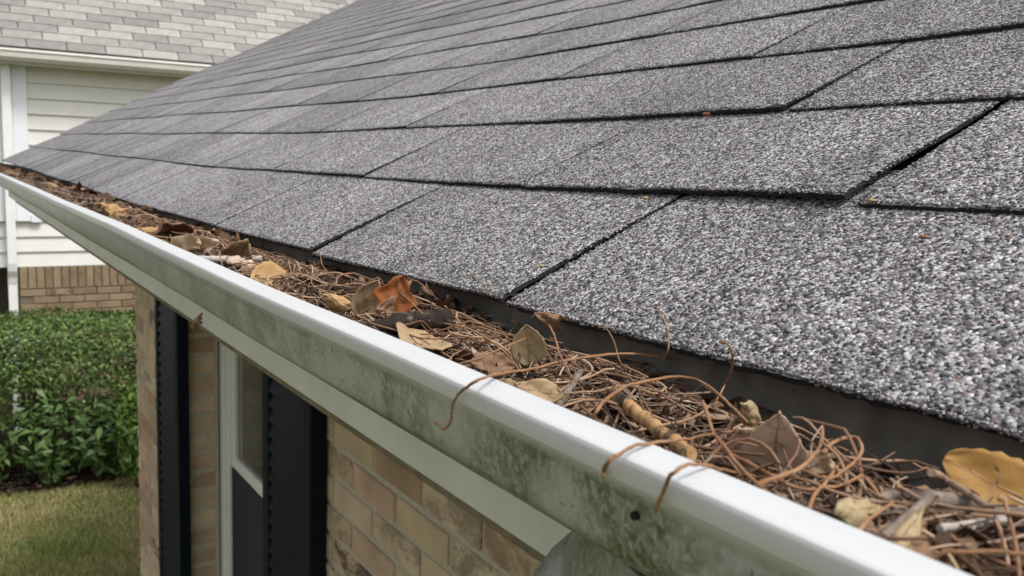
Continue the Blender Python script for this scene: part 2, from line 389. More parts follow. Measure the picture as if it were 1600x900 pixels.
for (k, a, bq, T, near, y0, y1) in shp:
    c = RP((a + bq) / 2, k * E_ + .06, 0); d = depth(c)
    if not near or d > 1.25 or bq < .03: continue
    px = FPX * .64 / d
    den = np.clip(1.35e5 if False else 310000 * np.clip(1.35 - d, .12, .62), 0, 2.6e5)
    yy0, yy1 = max(a, .02), bq
    cnt = int(den * (yy1 - yy0) * (E_ + .004))
    y = rng.uniform(yy0 + .0004, yy1 - .0004, cnt); s_ = rng.uniform(-.0004, E_ + .006, cnt) + k * E_
    nn = tab_top(k, T, y, s_) + .0001; GV.append(grains(RP(y, s_, nn), NR, rng.uniform(.00042, .00105, cnt), rng))
    ce = int((yy1 - yy0) * (9000 if k == 0 else 2600))                               # grains clinging to the torn lower edge
    y = rng.uniform(yy0, yy1, ce); s_ = k * E_ + rng.uniform(-.0005, .0006, ce)
    nn = tab_top(k, T, y, s_) - np.minimum(np.abs(rng.normal(0, .0009, ce)), .0022); GV.append(grains(RP(y, s_, nn), NR, rng.uniform(.0004, .0009, ce), rng))
    for ye in (yy0, yy1):
        ce = 180; s_ = k * E_ + rng.uniform(0, E_, ce); y = ye + rng.normal(0, .0006, ce)
        GV.append(grains(RP(y, s_, tab_top(k, T, y, s_) - np.abs(rng.normal(0, .0006, ce))), NR, rng.uniform(.0004, .0009, ce), rng))
GV = np.concatenate(GV); nG = len(GV)
OF = np.array([(0, 2, 4), (2, 1, 4), (1, 3, 4), (3, 0, 4), (2, 0, 5), (1, 2, 5), (3, 1, 5), (0, 3, 5)])
go = bulk('mineral_granules', GV.reshape(-1, 3), (np.arange(nG)[:, None, None] * 6 + OF[None]).reshape(-1, 3), GR, roofo); tag(go, kind='stuff')
print('granules', nG, 'tabs', len(tabs))

# ---- fascia, soffit, trim
FY1 = 4.30
b = MB(); b.bbox(.022, .044, -.6, FY1, -.137, -.004, .0015); b.build('fascia', FASC, house)
b = MB(); b.bbox(.0445, .062, -.6, FY1 - .02, -.1600, -.128, .002); b.build('trim_strip', TRIMW, house)
b = MB(); b.box(.0625, .47, -.6, FY1 - .02, -.127, -.121); b.build('soffit', FASC, house)
# ---- wall with a window opening
WX, WY1 = .45, 4.0; OY0, OY1, OZ0, OZ1 = 2.15, 3.085, -1.62, -.20
b = MB()
for (y0, y1, z0, z1) in ((-.6, OY0, LAWN_Z, -.122), (OY1, WY1 - .006, LAWN_Z, -.122), (OY0, OY1, LAWN_Z, OZ0), (OY0, OY1, OZ1, -.122)):
    b.box(WX + .0045, WX + .10, y0 + .0005, y1 - .0005, z0, z1)
b.box(WX + .1005, 5.0, WY1 - .10, WY1 - .006, LAWN_Z, .15)
b.box(WX + .35, WX + .36, 1.2, 3.88, LAWN_Z, -.122)
wall = b.build('wall', MORTAR, house)
def brick_mesh(name, lx, ly, lz, seed):
    bm = bmesh.new(); bmesh.ops.create_cube(bm, size=1); r = random.Random(seed)
    for v in bm.verts: v.co = (v.co.x * lx, v.co.y * ly, v.co.z * lz)
    bmesh.ops.bevel(bm, geom=bm.edges[:], offset=.0028, segments=1, profile=.5, affect='EDGES')
    for v in bm.verts: v.co += Vector((r.uniform(-1, 1), r.uniform(-1, 1), r.uniform(-1, 1))) * .0009
    me = bpy.data.meshes.new(name); bm.to_mesh(me); bm.free(); me.materials.append(BRK); return me
BL, BH, BG = .1955, .0555, .0115
PL, PH = BL + BG, BH + BG
full = [brick_mesh('brick', .09, BL, BH, i) for i in range(4)]
places = []
row = 0; z = -.1335 - BH / 2 - .004
while z > LAWN_Z:
    off = (row % 2) * PL / 2; y = -.6 - off
    while y < WY1:
        a, c = max(y, -.6), min(y + BL, WY1)
        segs = [(a, c)]
        if OZ0 - .02 < z < OZ1 + .02:
            segs = [(p, q) for p, q in ((a, min(c, OY0)), (max(a, OY1), c)) if q - p > .02]
        for p, q in segs:
            if q - p > .02: places.append((p, q, z, row))
        y += PL
    z -= PH; row += 1
def vis(p):
    P = np.array([WX, (p[0] + p[1]) / 2, p[2]]); q = RV @ (P - CAM); 
    if q[2] > -.05: return 99
    u, v = 800 + FPX * q[0] / -q[2], 450 - FPX * q[1] / -q[2]
    return -q[2] + (0 if -40 < u < 900 and 380 < v < 960 else 10)
places.sort(key=vis); bb = MB(); cache = {}
for i, (p, q, z, row) in enumerate(places):
    w = q - p
    if i < 290:
        if abs(w - BL) < 1e-6: me = full[(i * 7 + row) % 4]
        else:
            kk = round(w, 3); me = cache.setdefault(kk, None) or brick_mesh('brick', .09, kk, BH, 5); cache[kk] = me
        o = link('brick', me, wall); o.location = (WX + .045 + random.uniform(-.0015, .0015), (p + q) / 2, z + random.uniform(-.0008, .0008))
    else: bb.bbox(WX, WX + .09, p, q, z - BH / 2, z + BH / 2, .0028)
if bb.n: tag(bb.build('distant_bricks', BRK, wall), kind='stuff')

# ---- window in its brick reveal
win = empty('window'); win.parent = house
b = MB(); fx0, fx1 = WX + .103, WX + .158
b.bbox(fx0, fx1, OY1 - .045, OY1 - .002, OZ0, OZ1, .004); b.bbox(fx0, fx1, OY0 + .002, OY0 + .045, OZ0, OZ1, .004)
b.bbox(fx0, fx1, OY0 + .046, OY1 - .046, OZ1 - .05, OZ1, .004); b.bbox(fx0 - .03, fx1, OY0 + .046, OY1 - .046, OZ0, OZ0 + .04, .004)
b.bbox(fx0 + .012, fx1 + .02, OY1 - .066, OY1 - .0455, OZ0 + .041, OZ1 - .051, .003)
b.build('window_frame', WHITE, win)
def sash(x0, y0, y1, z0, z1, name):
    b = MB(); w = .04
    b.bbox(x0, x0 + .03, y0, y0 + w, z0, z1, .003); b.bbox(x0, x0 + .03, y1 - w, y1, z0, z1, .003)
    b.bbox(x0 + .0004, x0 + .0296, y0 + w, y1 - w, z0, z0 + w, .003); b.bbox(x0 + .0004, x0 + .0296, y0 + w, y1 - w, z1 - w, z1, .003)
    o = b.build(name, WHITE, win); b = MB(); b.box(x0 + .012, x0 + .016, y0 + w - .004, y1 - w + .004, z0 + w - .004, z1 - w + .004); return o
sy0, sy1 = OY0 + .067, OY1 - .067
sash(fx0 + .02, sy0, sy1, -.975, OZ1 - .052, 'upper_sash'); sash(fx0 + .056, sy0, sy1, OZ0 + .042, -.945, 'lower_sash')
b = MB(); b.box(fx0 + .033, fx0 + .037, sy0 + .036, sy1 - .036, -.939, OZ1 - .088); b.build('pane', GLASS, win)
b = MB(); b.box(fx0 + .069, fx0 + .073, sy0 + .036, sy1 - .036, OZ0 + .078, -.98); b.build('pane', GLASS, win)
b = MB(); b.box(fx0 + .022, fx0 + .0235, sy0 + .004, sy1 - .004, OZ0 + .044, -.978); b.build('insect_screen', M_plain('screen_mesh', (.035, .042, .042), .8, .2, .1, 200), win)
# ---- louvred shutters
def shutter(y0, y1):
    root = MB(); x0, x1, z0, z1, st = WX - .041, WX - .004, -1.64, -.17, .045
    root.bbox(x0, x1, y0, y0 + st, z0, z1, .003); root.bbox(x0, x1, y1 - st, y1, z0, z1, .003)
    root.bbox(x0 + .001, x1 - .001, y0 + st, y1 - st, z0, z0 + .07, .003); root.bbox(x0 + .001, x1 - .001, y0 + st, y1 - st, z1 - .07, z1, .003)
    root.box(x1 - .004, x1 - .001, y0 + st, y1 - st, z0 + .07, z1 - .07)
    sh = root.build('shutter', SHUT, house)
    b = MB(); w = y1 - y0 - 2 * st
    b.add([(-.007, -w / 2, -.017), (.004, -w / 2, .017), (.012, -w / 2, .011), (-.008, -w / 2, -.018), (-.007, w / 2, -.017), (.004, w / 2, .017), (.012, w / 2, .011), (-.008, w / 2, -.018)],
          [(0, 1, 5, 4), (1, 2, 6, 5), (2, 3, 7, 6), (3, 0, 4, 7), (3, 2, 1, 0), (4, 5, 6, 7)])
    me = bpy.data.meshes.new('slat'); me.from_pydata(np.concatenate(b.v).tolist(), [], b.f); me.materials.append(SHUT)
    z = z0 + .095
    while z < z1 - .085:
        o = link('slat', me, sh); o.location = (x0 + .0078, (y0 + y1) / 2, z); z += .036
shutter(3.045, 3.395); shutter(1.80, 2.135)

# ------------------------------------------------------------------ gutter
gut = empty('rain_gutter'); tag(gut, 'white aluminium gutter with green algae on its face, packed with leaves', 'gutter')
GY0, GY1 = -.45, 4.62
outer = [(-.1005, -.0070), (-.1012, .0022), (-.1016, .0036), (-.1026, .0045), (-.1036, .0047), (-.1134, .0047), (-.1141, .0046), (-.1148, .0042), (-.1152, .0035), (-.1153, .0028), (-.1152, -.0008), (-.1150, -.0014), (-.1144, -.0019), (-.1136, -.0021), (-.1120, -.0023), (-.1116, -.0028),
         (-.1114, -.0036), (-.1108, -.0080), (-.1098, -.0140), (-.1080, -.0200), (-.1068, -.0236), (-.1060, -.0250), (-.1050, -.0258), (-.1036, -.0262), (-.0960, -.0278), (-.0880, -.0345), (-.0800, -.0430), (-.0740, -.0475), (-.0680, -.0515), (-.0640, -.0525), (.0125, -.0525), (.0140, -.0515), (.0140, -.0035)]
inner = [(.0132, -.0035), (.0132, -.0512), (.0120, -.0517), (-.0638, -.0517), (-.0675, -.0507), (-.0735, -.0467), (-.0794, -.0423), (-.0874, -.0337), (-.0956, -.0270), (-.1034, -.0254), (-.1048, -.0246), (-.1060, -.0230), (-.1072, -.0196), (-.1090, -.0138), (-.1100, -.0078), (-.1106, -.0030), (-.1098, .0032), (-.1040, .0036), (-.1024, .0014), (-.1013, -.0070)]
prof = outer + inner
prof = np.array(prof); nP = len(prof); yy = np.concatenate([np.linspace(GY0, .9, 56), np.linspace(1.0, GY1, 40)])
V = np.zeros((len(yy), nP, 3))
for j, y in enumerate(yy):
    wob = .0006 * math.sin(y * 9.1) + .0004 * math.sin(y * 23 + 1)
    V[j, :, 0] = prof[:, 0] + wob * (prof[:, 0] < -.08); V[j, :, 1] = y; V[j, :, 2] = prof[:, 1] + .0004 * math.sin(y * 6.3 + 2)
b = MB(); F = [(j * nP + i, (j + 1) * nP + i, (j + 1) * nP + (i + 1) % nP, j * nP + (i + 1) % nP) for j in range(len(yy) - 1) for i in range(nP)]
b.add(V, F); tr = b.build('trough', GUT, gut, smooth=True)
INS = M_plain('grimy_gutter_inside', (.17, .162, .14), .75, .2, .35, 70); tr.data.materials.append(INS)
tr.data.polygons.foreach_set('material_index', [1 if 32 <= (q % nP) < 49 else 0 for q in range(len(F))])
tr.data.set_sharp_from_angle(angle=math.radians(28))
b = MB(); b.add([(x, GY1 + .001, z) for x, z in outer] + [(x, GY1 + .004, z) for x, z in outer], [tuple(range(33)), tuple(range(33, 66))[::-1]]); b.build('end_cap', GUT, gut)
# weep hole plug in the face and hidden hangers
b = MB(); hp = on(995, 805, 0, -.1104)
b.tube([(hp[0] - .0012, hp[1], hp[2]), (hp[0] + .004, hp[1], hp[2])], .0011, 10); b.build('screw_head', M_plain('black_screw', (.01, .01, .01), .6), gut)
# drip edge flashing under the first course
b = MB(); b.bbox(.0145, .0215, -.6, FY1, -.034, -.002, .0006); b.build('drip_edge', INS, gut)
# outlet elbow and downspout below it
b = MB(); c0 = np.array([-.034, .212, -.0505]); path = catmull([c0, c0 + (.0, .006, -.010), c0 + (.004, .026, -.032), c0 + (.02, .062, -.075), c0 + (.20, .16, -.22), c0 + (.37, .26, -.33), c0 + (.43, .29, -.40), c0 + (.435, .292, -.55)], 8)
V0 = MB(); V0.tube(path, .0335, 28); el = V0.build('downspout_elbow', GUT, gut, smooth=True); el.data.set_sharp_from_angle(angle=math.radians(40))
b = MB(); b.tube([c0 + (.435, .292, -.5), c0 + (.435, .292, -2.35)], .036, 24); b.build('downspout', GUT, gut, smooth=True).data.set_sharp_from_angle(angle=math.radians(40))

# ------------------------------------------------------------------ litter in the gutter
_gi = sorted(inner[2:16])
def bedz(x, y): return np.maximum(np.interp(x, [q[0] for q in _gi], [q[1] for q in _gi]) + .0015, -.0235 + .005 * np.sin(y * 31 + x * 40) + .004 * np.sin(y * 13.7 + 1) + .003 * np.sin(y * 71 + x * 90) - .006 * np.clip((x + .01) / .02, 0, 1) - .012 * np.exp(-((y - .165) / .03) ** 2) * np.clip((x + .03) / .03, 0, 1))
xs = np.linspace(-.0925, .0122, 26); ys = np.concatenate([np.linspace(GY0, 1, 240), np.linspace(1.01, GY1 - .01, 200)])
Xg, Yg = np.meshgrid(xs, ys); Zg = bedz(Xg, Yg) + rng.normal(0, .0015, Xg.shape)
nx = len(xs); F = np.array([(j * nx + i, j * nx + i + 1, (j + 1) * nx + i + 1, (j + 1) * nx + i) for j in range(len(ys) - 1) for i in range(nx - 1)])
SLUDGE = M_plain('leaf_mould', (.035, .023, .016), .95, .15, .6, 220, .003)
tag(bulk('leaf_mould', np.stack([Xg, Yg, Zg], -1).reshape(-1, 3), F, SLUDGE), 'dark damp leaf mould filling the bottom of the gutter', 'leaf mould', kind='stuff')
# fine crumbs: small flat torn bits of leaf and bark
def ysample(n, near=.75): 
    m = int(n * near); return np.concatenate([rng.uniform(.0, 1.1, m), rng.uniform(1.1, GY1 - .03, n - m)])
n = 15000; y = ysample(n, .6); x = np.where(y > 1.1, rng.uniform(-.066, .008, n), rng.uniform(-.08, .011, n)); z = bedz(x, y) + rng.uniform(-.001, .011, n)
L = rng.gamma(2.2, .0014, n) + .001; L = np.minimum(np.where(y > 1.1, L * 2.6, L), .014); W = L * rng.uniform(.25, .8, n); A = rng.standard_normal((n, 3)); A[:, 2] *= .5; A /= np.linalg.norm(A, axis=1)[:, None]
Bv = np.cross(A, rng.standard_normal((n, 3)) * .5 + (0, 0, 1)); Bv /= np.linalg.norm(Bv, axis=1)[:, None] + 1e-9; C = np.stack([x, y, z], 1); Nn = np.cross(A, Bv)
P = np.stack([C - A * L[:, None], C - A * (L * .2)[:, None] + Bv * W[:, None], C + A * L[:, None] + Nn * (L * .3)[:, None], C + A * (L * .1)[:, None] - Bv * W[:, None]], 1)
CRUMB = M_island('litter_crumb', [(0, (.035, .02, .013)), (.4, (.10, .057, .035)), (.75, (.21, .125, .075)), (.93, (.34, .235, .15)), (1, (.48, .38, .28))], .8, 0, .2)
tag(bulk('leaf_crumbs', P.reshape(-1, 3), np.arange(4 * n).reshape(-1, 4), CRUMB), 'brown crumbs of rotted leaf and bark lying between the needles', 'leaf crumbs', kind='stuff')
# pine needles: thin curved tubes, one tangled mass
def needles(n, ylo, yhi, lmin, lmax, rlo, rhi, zlo, zhi, segs, sides, seed, bend=.28):
    r = np.random.default_rng(seed); t = np.linspace(-.5, .5, segs + 1)
    L = r.uniform(lmin, lmax, n); a = r.normal(math.pi / 2, 1.05, n); tilt = r.normal(0, .22, n)
    cx = r.uniform(-.082, .006, n); cy = r.uniform(ylo, yhi, n); void = (cy > .105) & (cy < .20) & (cx > -.028); cx = np.where(void, cx - .05, cx); cz = bedz(cx, cy) + r.uniform(zlo, zhi, n)
    d = np.stack([np.cos(a) * np.cos(tilt), np.sin(a) * np.cos(tilt), np.sin(tilt)], 1); pz = np.stack([-np.sin(a), np.cos(a), np.zeros(n)], 1)
    th = a[:, None] + r.normal(0, bend, n)[:, None] * 5 * t[None] + r.normal(0, .35, n)[:, None] * np.sin(t[None] * r.uniform(6, 16, n)[:, None] + r.uniform(0, 6, n)[:, None])
    el = tilt[:, None] + r.normal(0, .5, n)[:, None] * t[None] * 2 + .25 * r.standard_normal(n)[:, None] * np.sin(t[None] * 9 + r.uniform(0, 6, n)[:, None])
    st = np.stack([np.cos(th) * np.cos(el), np.sin(th) * np.cos(el), np.sin(el)], -1) * (L / segs)[:, None, None]
    P = np.cumsum(st, axis=1); P = P - P[:, segs // 2][:, None] + np.stack([cx, cy, cz], 1)[:, None]
    P[..., 0] = np.clip(P[..., 0], -.0895, .0118); P[..., 2] = np.maximum(P[..., 2], bedz(P[..., 0], P[..., 1]) - .002)
    P[..., 2] = np.minimum(P[..., 2], -.001 + .003 * np.sin(P[..., 1] * 90))
    # keep under the shingle edge and the lip
    P[..., 2] = np.minimum(P[..., 2], np.interp(P[..., 0], [-.05, -.03, -.008], [.004, -.004, -.015]) + .002 * np.sin(P[..., 1] * 50))
    T = np.gradient(P, axis=1); T /= np.linalg.norm(T, axis=2)[..., None] + 1e-9
    A = np.cross(T, np.array([0, 0, 1.])); A /= np.linalg.norm(A, axis=2)[..., None] + 1e-6; B = np.cross(T, A)
    R = r.uniform(rlo, rhi, n)[:, None] * (1 - .5 * np.abs(t)[None] * 1.2); an = np.arange(sides) * 2 * math.pi / sides
    V = P[:, :, None] + R[:, :, None, None] * (A[:, :, None] * np.cos(an)[None, None, :, None] + B[:, :, None] * np.sin(an)[None, None, :, None])
    base = np.array([(i * sides + j, i * sides + (j + 1) % sides, (i + 1) * sides + (j + 1) % sides, (i + 1) * sides + j) for i in range(segs) for j in range(sides)])
    return V.reshape(-1, 3), (np.arange(n)[:, None, None] * ((segs + 1) * sides) + base[None]).reshape(-1, 4)
NEED = M_island('dry_pine_needle', [(0, (.02, .013, .009)), (.35, (.075, .046, .03)), (.62, (.19, .12, .075)), (.85, (.33, .225, .15)), (1, (.50, .40, .30))], .55, 0, .35)
NEED2 = M_island('dry_stem_tangle', [(0, (.10, .05, .028)), (.4, (.21, .115, .065)), (.75, (.33, .195, .115)), (1, (.46, .32, .21))], .5, 0, .4)
sets = [needles(5600, -.1, 1.2, .015, .055, .00022, .00048, -.001, .012, 9, 4, 1, .22), needles(3800, 1.2, 4.5, .02, .07, .0004, .0007, 0, .014, 6, 4, 3)]
Vs, Fs, o = [], [], 0
for v, f in sets: Vs.append(v); Fs.append(f + o); o += len(v)
tag(bulk('pine_needles', np.concatenate(Vs), np.concatenate(Fs), NEED, smooth=True), 'tangled mat of dry brown pine needles filling the gutter', 'pine needles', kind='stuff')

v, f = needles(430, -.08, 1.15, .045, .12, .00034, .00066, .005, .017, 18, 6, 2, .5)
tag(bulk('stem_tangle', v, f, NEED2, smooth=True), 'loose tangle of curly reddish brown stems on top of the needles', 'stems', kind='stuff')
# ---- single leaves: base and tip given where they lie in the trough
def G(u, v, z=-.012, lip=False):
    P = on(u, v, 2, z)
    if P[0] < -.090 and not lip: return on(u, v, 0, -.090)
    return on(u, v, 0, .0085) if P[0] > .0085 else P
LT = M_leaf('tan_leaf', (.40, .27, .15), (.52, .38, .235)); LG = M_leaf('golden_leaf', (.47, .29, .12), (.56, .38, .19)); LO = M_leaf('orange_leaf', (.42, .145, .035), (.30, .10, .035), trans=.35)
LB = M_leaf('brown_leaf', (.24, .135, .08), (.33, .20, .125)); LP = M_leaf('pinkish_leaf', (.60, .46, .35), (.68, .53, .42)); LM = M_leaf('mustard_leaf', (.46, .27, .075), (.40, .22, .06), trans=.3); LY = M_leaf('straw_leaf', (.50, .40, .235), (.42, .31, .17))
VEIN = M_plain('leaf_vein', (.30, .19, .11), .7)
def leaf(label, m, base, tip, zb=-.014, zt=-.006, w=.5, face=None, cup=.15, curl=.2, shape='oval', crump=.03, seed=0, name='dead_leaf', group=None, stalk=True):
    B = G(*base, zb + .006); T = G(*tip, zt + .006); ax = T - B; Ln = np.linalg.norm(ax); ax /= Ln
    fz = .45 if face is None else (.12 if face is UP else .3); nrm = (CAM - B) / np.linalg.norm(CAM - B) + np.array([0, 0, fz]); nrm -= ax * (nrm @ ax); nrm /= np.linalg.norm(nrm); sd_ = np.cross(nrm, ax)
    r = np.random.default_rng(seed + 11); nu, nv = (30 if shape == 'lobed' else 18), 10; V = []
    for i in range(nu + 1):
        t = (1 - math.cos(math.pi * i / nu)) / 2
        if shape == 'oval': hw = math.sin(math.pi * min(1, t ** .85)) ** .75
        elif shape == 'ovate': hw = math.sin(math.pi * t ** .62) ** .85 * (1 - .25 * t)
        elif shape == 'lance': hw = math.sin(math.pi * t ** .8) ** 1.1
        elif shape == 'broad': hw = min(1, (math.sin(math.pi * min(1, t ** .7 * .97 + .02))) ** .5)
        elif shape == 'lobed': hw = math.sin(math.pi * t ** .7) ** .7 * (1 + .17 * math.cos(t * 13))
        hw = max(hw, .015)
        for j in range(-nv // 2, nv // 2 + 1):
            q = j / (nv / 2); rag = 1 + (.05 * math.sin(t * 37 + seed + (q > 0) * 2) if abs(q) == 1 else 0)
            off = Ln * (cup * q * q * hw * w + curl * (t - .5) ** 2 + crump * math.sin(t * 9 + q * 4 + seed) + crump * .6 * math.sin(t * 17 - q * 7 + seed * 2) - .012 * math.exp(-(q * 4) ** 2))
            off += Ln * .006 * math.sin((t * 1.0 - abs(q) * .22) * 60)
            V.append(B + ax * Ln * (t + (.04 * abs(q) if shape == 'lobed' else 0)) + sd_ * (q * hw * w * Ln * .5 * rag) + nrm * off)
    C = nv + 1; F = [(i * C + j, i * C + j + 1, (i + 1) * C + j + 1, (i + 1) * C + j) for i in range(nu) for j in range(nv)]
    b = MB(); b.add(V, F); o = b.build(name, m, None, smooth=True)
    so_ = o.modifiers.new('thickness', 'SOLIDIFY'); so_.thickness = .00028
    mid = np.array([V[i * C + nv // 2] for i in range(nu + 1)]) + nrm * .0002
    b = MB(); st = [mid[0] - ax * Ln * (.16 if stalk else .01) - np.array([0, 0, .002]), mid[0]] + list(mid[1:-1]); b.tube(st, np.linspace(.00062, .00022, len(st)) * max(.6, min(1.4, Ln / .035)), 5); b.build('midrib', VEIN, o, smooth=True)
    for i in range(3, nu - 4, 3):
        for sg in (-1, 1):
            pts = [V[min(nu, i + int(q * .35)) * C + nv // 2 + sg * q] + nrm * .00018 for q in range(0, nv // 2)]
            b = MB(); b.tube(pts, np.linspace(.00026, .00012, len(pts)), 4)
            b.build('side_vein', VEIN, o, smooth=True)
    tag(o, label, 'leaf', group); return o
UP = (-.75, -.6, .35)
leaf('golden tan oval leaf lying beside the pale stick, its stalk to the right', LG, (450, 431), (389, 440), -.010, -.006, .62, (-.5, -.5, .7), .10, .1, 'oval', .015, 1)
leaf('pale tan curled leaf, farthest of the large leaves in the gutter', LG, (254, 366), (209, 357), -.012, -.008, .42, (-.3, -.3, .9), -.35, -.2, 'oval', .03, 2)
leaf('small brown upright leaf behind the pale curled far leaf', LB, (262, 369), (256, 343), -.016, .004, .8, UP, .2, .1, 'ovate', .03, 3)
leaf('crumpled pale leaf in the far heap left of the pale stick', LT, (274, 394), (316, 388), -.014, -.006, .42, (-.5, -.4, .7), .3, .2, 'broad', .03, 4)
leaf('crumpled pinkish brown leaf heaped against the crumpled pale leaf', LP, (308, 394), (342, 378), -.012, -.002, .5, (-.5, -.4, .7), .3, -.2, 'oval', .035, 5)
leaf('small pointed tan leaf standing on end behind the pale stick', LT, (376, 403), (386, 374), -.014, .004, .62, UP, .25, .1, 'ovate', .03, 6)
leaf('crumpled light brown leaf tucked behind the golden oval leaf', LP, (401, 421), (372, 413), -.014, -.006, .65, (-.4, -.4, .8), -.3, .2, 'oval', .06, 7)
leaf('narrow rolled orange leaf lying left of the orange lobed leaf', LG, (556, 480), (499, 460), -.014, -.006, .38, (-.5, -.4, .7), -.5, .2, 'lance', .03, 8)
leaf('translucent tan leaf standing against the left of the orange lobed leaf', LT, (560, 495), (592, 437), -.016, .004, .62, UP, .2, .1, 'oval', .03, 9, stalk=False)
leaf('bright orange brown lobed leaf standing upright above the dark stick', LO, (608, 496), (628, 433), -.014, .006, .95, UP, .12, .08, 'lobed', .03, 10)
leaf('dull mauve brown leaf leaning under the orange lobed leaf', LB, (636, 490), (588, 484), -.014, -.008, .52, UP, .1, .1, 'oval', .03, 12, stalk=False)
leaf('small tan leaf below the dark stick, half buried in needles', LT, (672, 530), (638, 545), -.014, -.010, .6, None, .15, .1, 'oval', .02, 13)
leaf('tiny tan leaf scrap under the left end of the dark stick', LT, (608, 521), (584, 529), -.014, -.012, .5, None, .1, .1, 'lance', .02, 14, stalk=False)
leaf('round greenish tan leaf standing upright near the shingle edge', LY, (828, 570), (822, 506), -.018, .0, .78, UP, .12, .08, 'oval', .012, 15)
leaf('small curled brown leaf caught on a stem under the shingle edge', LB, (842, 495), (886, 500), -.002, -.001, .42, (-.6, -.5, .5), -.6, .6, 'lance', .08, 16)
leaf('dull brown leaf half buried left of the round upright leaf', LB, (800, 573), (733, 566), -.016, -.012, .5, None, .12, .1, 'oval', .03, 17, stalk=False)
leaf('tan leaf lying flat against the gutter lip, left one of a pair', LT, (814, 612), (764, 604), -.010, -.006, .55, (-.2, -.3, .9), .1, .1, 'oval', .02, 18, stalk=False)
leaf('tan leaf lying flat beside the grey twig, right one of a pair', LT, (878, 618), (808, 606), -.010, -.008, .58, (-.25, -.35, .9), .12, .08, 'oval', .02, 19)
leaf('large triangular pinkish tan leaf standing upright with its tip up', LP, (1205, 742), (1219, 641), -.018, .003, .86, UP, .08, .1, 'ovate', .012, 20)
leaf('small pale leaf leaning on the left of the large triangular leaf', LP, (1165, 706), (1152, 664), -.014, -.002, .62, UP, .1, .1, 'ovate', .02, 21, stalk=False)
leaf('narrow grey tan leaf strip behind the large triangular leaf', LY, (1186, 664), (1157, 629), -.012, -.002, .35, UP, -.3, .1, 'lance', .02, 22, stalk=False)
leaf('pale tan leaf lying right of the large triangular leaf', LT, (1248, 722), (1304, 738), -.016, -.012, .5, (-.5, -.4, .7), .1, .1, 'oval', .03, 23, stalk=False)
leaf('large mustard yellow leaf at the right edge under the shingles', LM, (1640, 800), (1474, 716), -.016, -.006, .62, (-.6, -.5, .6), .10, .08, 'broad', .012, 24, stalk=False)
leaf('speckled straw leaf curled over the left end of the gnarled twig', LY, (1380, 790), (1318, 798), -.010, -.006, .42, (-.4, -.4, .8), -.4, -.2, 'oval', .03, 25, stalk=False)
leaf('narrow folded straw leaf below the gnarled twig, the paler of two', LY, (1440, 798), (1386, 872), -.006, -.004, .24, (-.4, -.4, .8), -.6, .1, 'lance', .02, 26, stalk=False)
leaf('narrow brown folded leaf below the gnarled twig, the darker of two', LB, (1442, 822), (1408, 884), -.012, -.010, .38, (-.4, -.4, .8), -.4, .1, 'lance', .03, 27, stalk=False)
leaf('tan leaf in the far end of the gutter, nearest the shingles there', LG, (193, 332), (157, 326), -.012, -.004, .5, (-.3, -.3, .9), -.3, .2, 'oval', .05, 28, stalk=False)
leaf('small tan leaf farthest along the gutter near its end', LT, (92, 294), (72, 287), -.010, -.002, .55, (-.3, -.3, .9), -.3, .2, 'oval', .05, 29, stalk=False)
leaf('small reddish orange leaf scrap at the end of the banded stick', LO, (988, 690), (955, 684), -.006, -.004, .34, (-.4, -.4, .8), -.3, .1, 'lance', .04, 30, stalk=False)
# scrap caught under the gutter
p0 = on(321, 487, 0, -.108); p1 = on(321, 513, 0, -.108); b = MB()
for q in range(3):
    a0 = p0 + (p1 - p0) * (.1 + .25 * q) + np.array([-.002, 0, 0]); b.tube(catmull([a0, a0 + (p1 - p0) * .3 + np.array([-.004, .004 * (q - 1), 0]), a0 + (p1 - p0) * .5 + np.array([-.002, .008 * (q - 1), 0])], 4), [.0008] * 4 + [.0018] * 3 + [.0005] * 2, 6)
tag(b.build('leaf_scrap', LB), 'brown leaf scrap stuck on the outside under the gutter face', 'leaf scrap')

# ---- sticks and stems
def stick(label, m, pts, r0, r1, z=-.008, sides=12, knots=.12, seed=0, name='stick', cat='stick', n=7):
    P = catmull([G(*(q[:2]), q[2] if len(q) > 2 else z) for q in pts], n); r = np.random.default_rng(seed); k = len(P)
    rad = np.linspace(r0, r1, k) * (1 + knots * np.interp(np.arange(k), np.linspace(0, k, 9), r.standard_normal(9)) + knots * .3 * r.standard_normal(k))
    P = P + r.normal(0, r0 * .12, P.shape)
    b = MB(); b.tube(P, np.abs(rad), sides); o = b.build(name, m, None, smooth=True); o.data.set_sharp_from_angle(angle=math.radians(55)); tag(o, label, cat); return o
BD = M_bark('dark_bark', [(.3, (.012, .009, .008)), (.55, (.035, .025, .02)), (.70, (.16, .12, .08))], 1, 110)
BG_ = M_bark('grey_bark', [(.3, (.11, .085, .07)), (.55, (.24, .19, .155)), (.75, (.36, .30, .25))], 1, 130)
BP = M_bark('pale_bare_wood', [(.3, (.34, .30, .26)), (.6, (.50, .46, .42)), (.8, (.58, .54, .50))], 1, 120)
BT = M_bark('banded_bark', [(.38, (.035, .027, .022)), (.45, (.10, .065, .04)), (.50, (.38, .22, .10)), (.68, (.48, .30, .15))], 1, 75)
STEM = M_bark('dry_stem', [(.3, (.20, .105, .055)), (.55, (.31, .17, .09)), (.75, (.42, .26, .15))], 1, 60)
STEM2 = M_bark('dry_grey_stem', [(.3, (.17, .11, .075)), (.55, (.29, .20, .14)), (.75, (.42, .32, .23))], 1, 60)
stick('smooth pale bare stick lying across the far part of the gutter', BP, [(291, 405), (330, 405), (366, 404), (408, 404)], .0026, .0022, -.006, 12, .04, 1)
stick('thick dark rough stick lying below the orange lobed leaf', BD, [(533, 517), (585, 511), (640, 502), (700, 497)], .0028, .0045, -.002, 16, .12, 2)
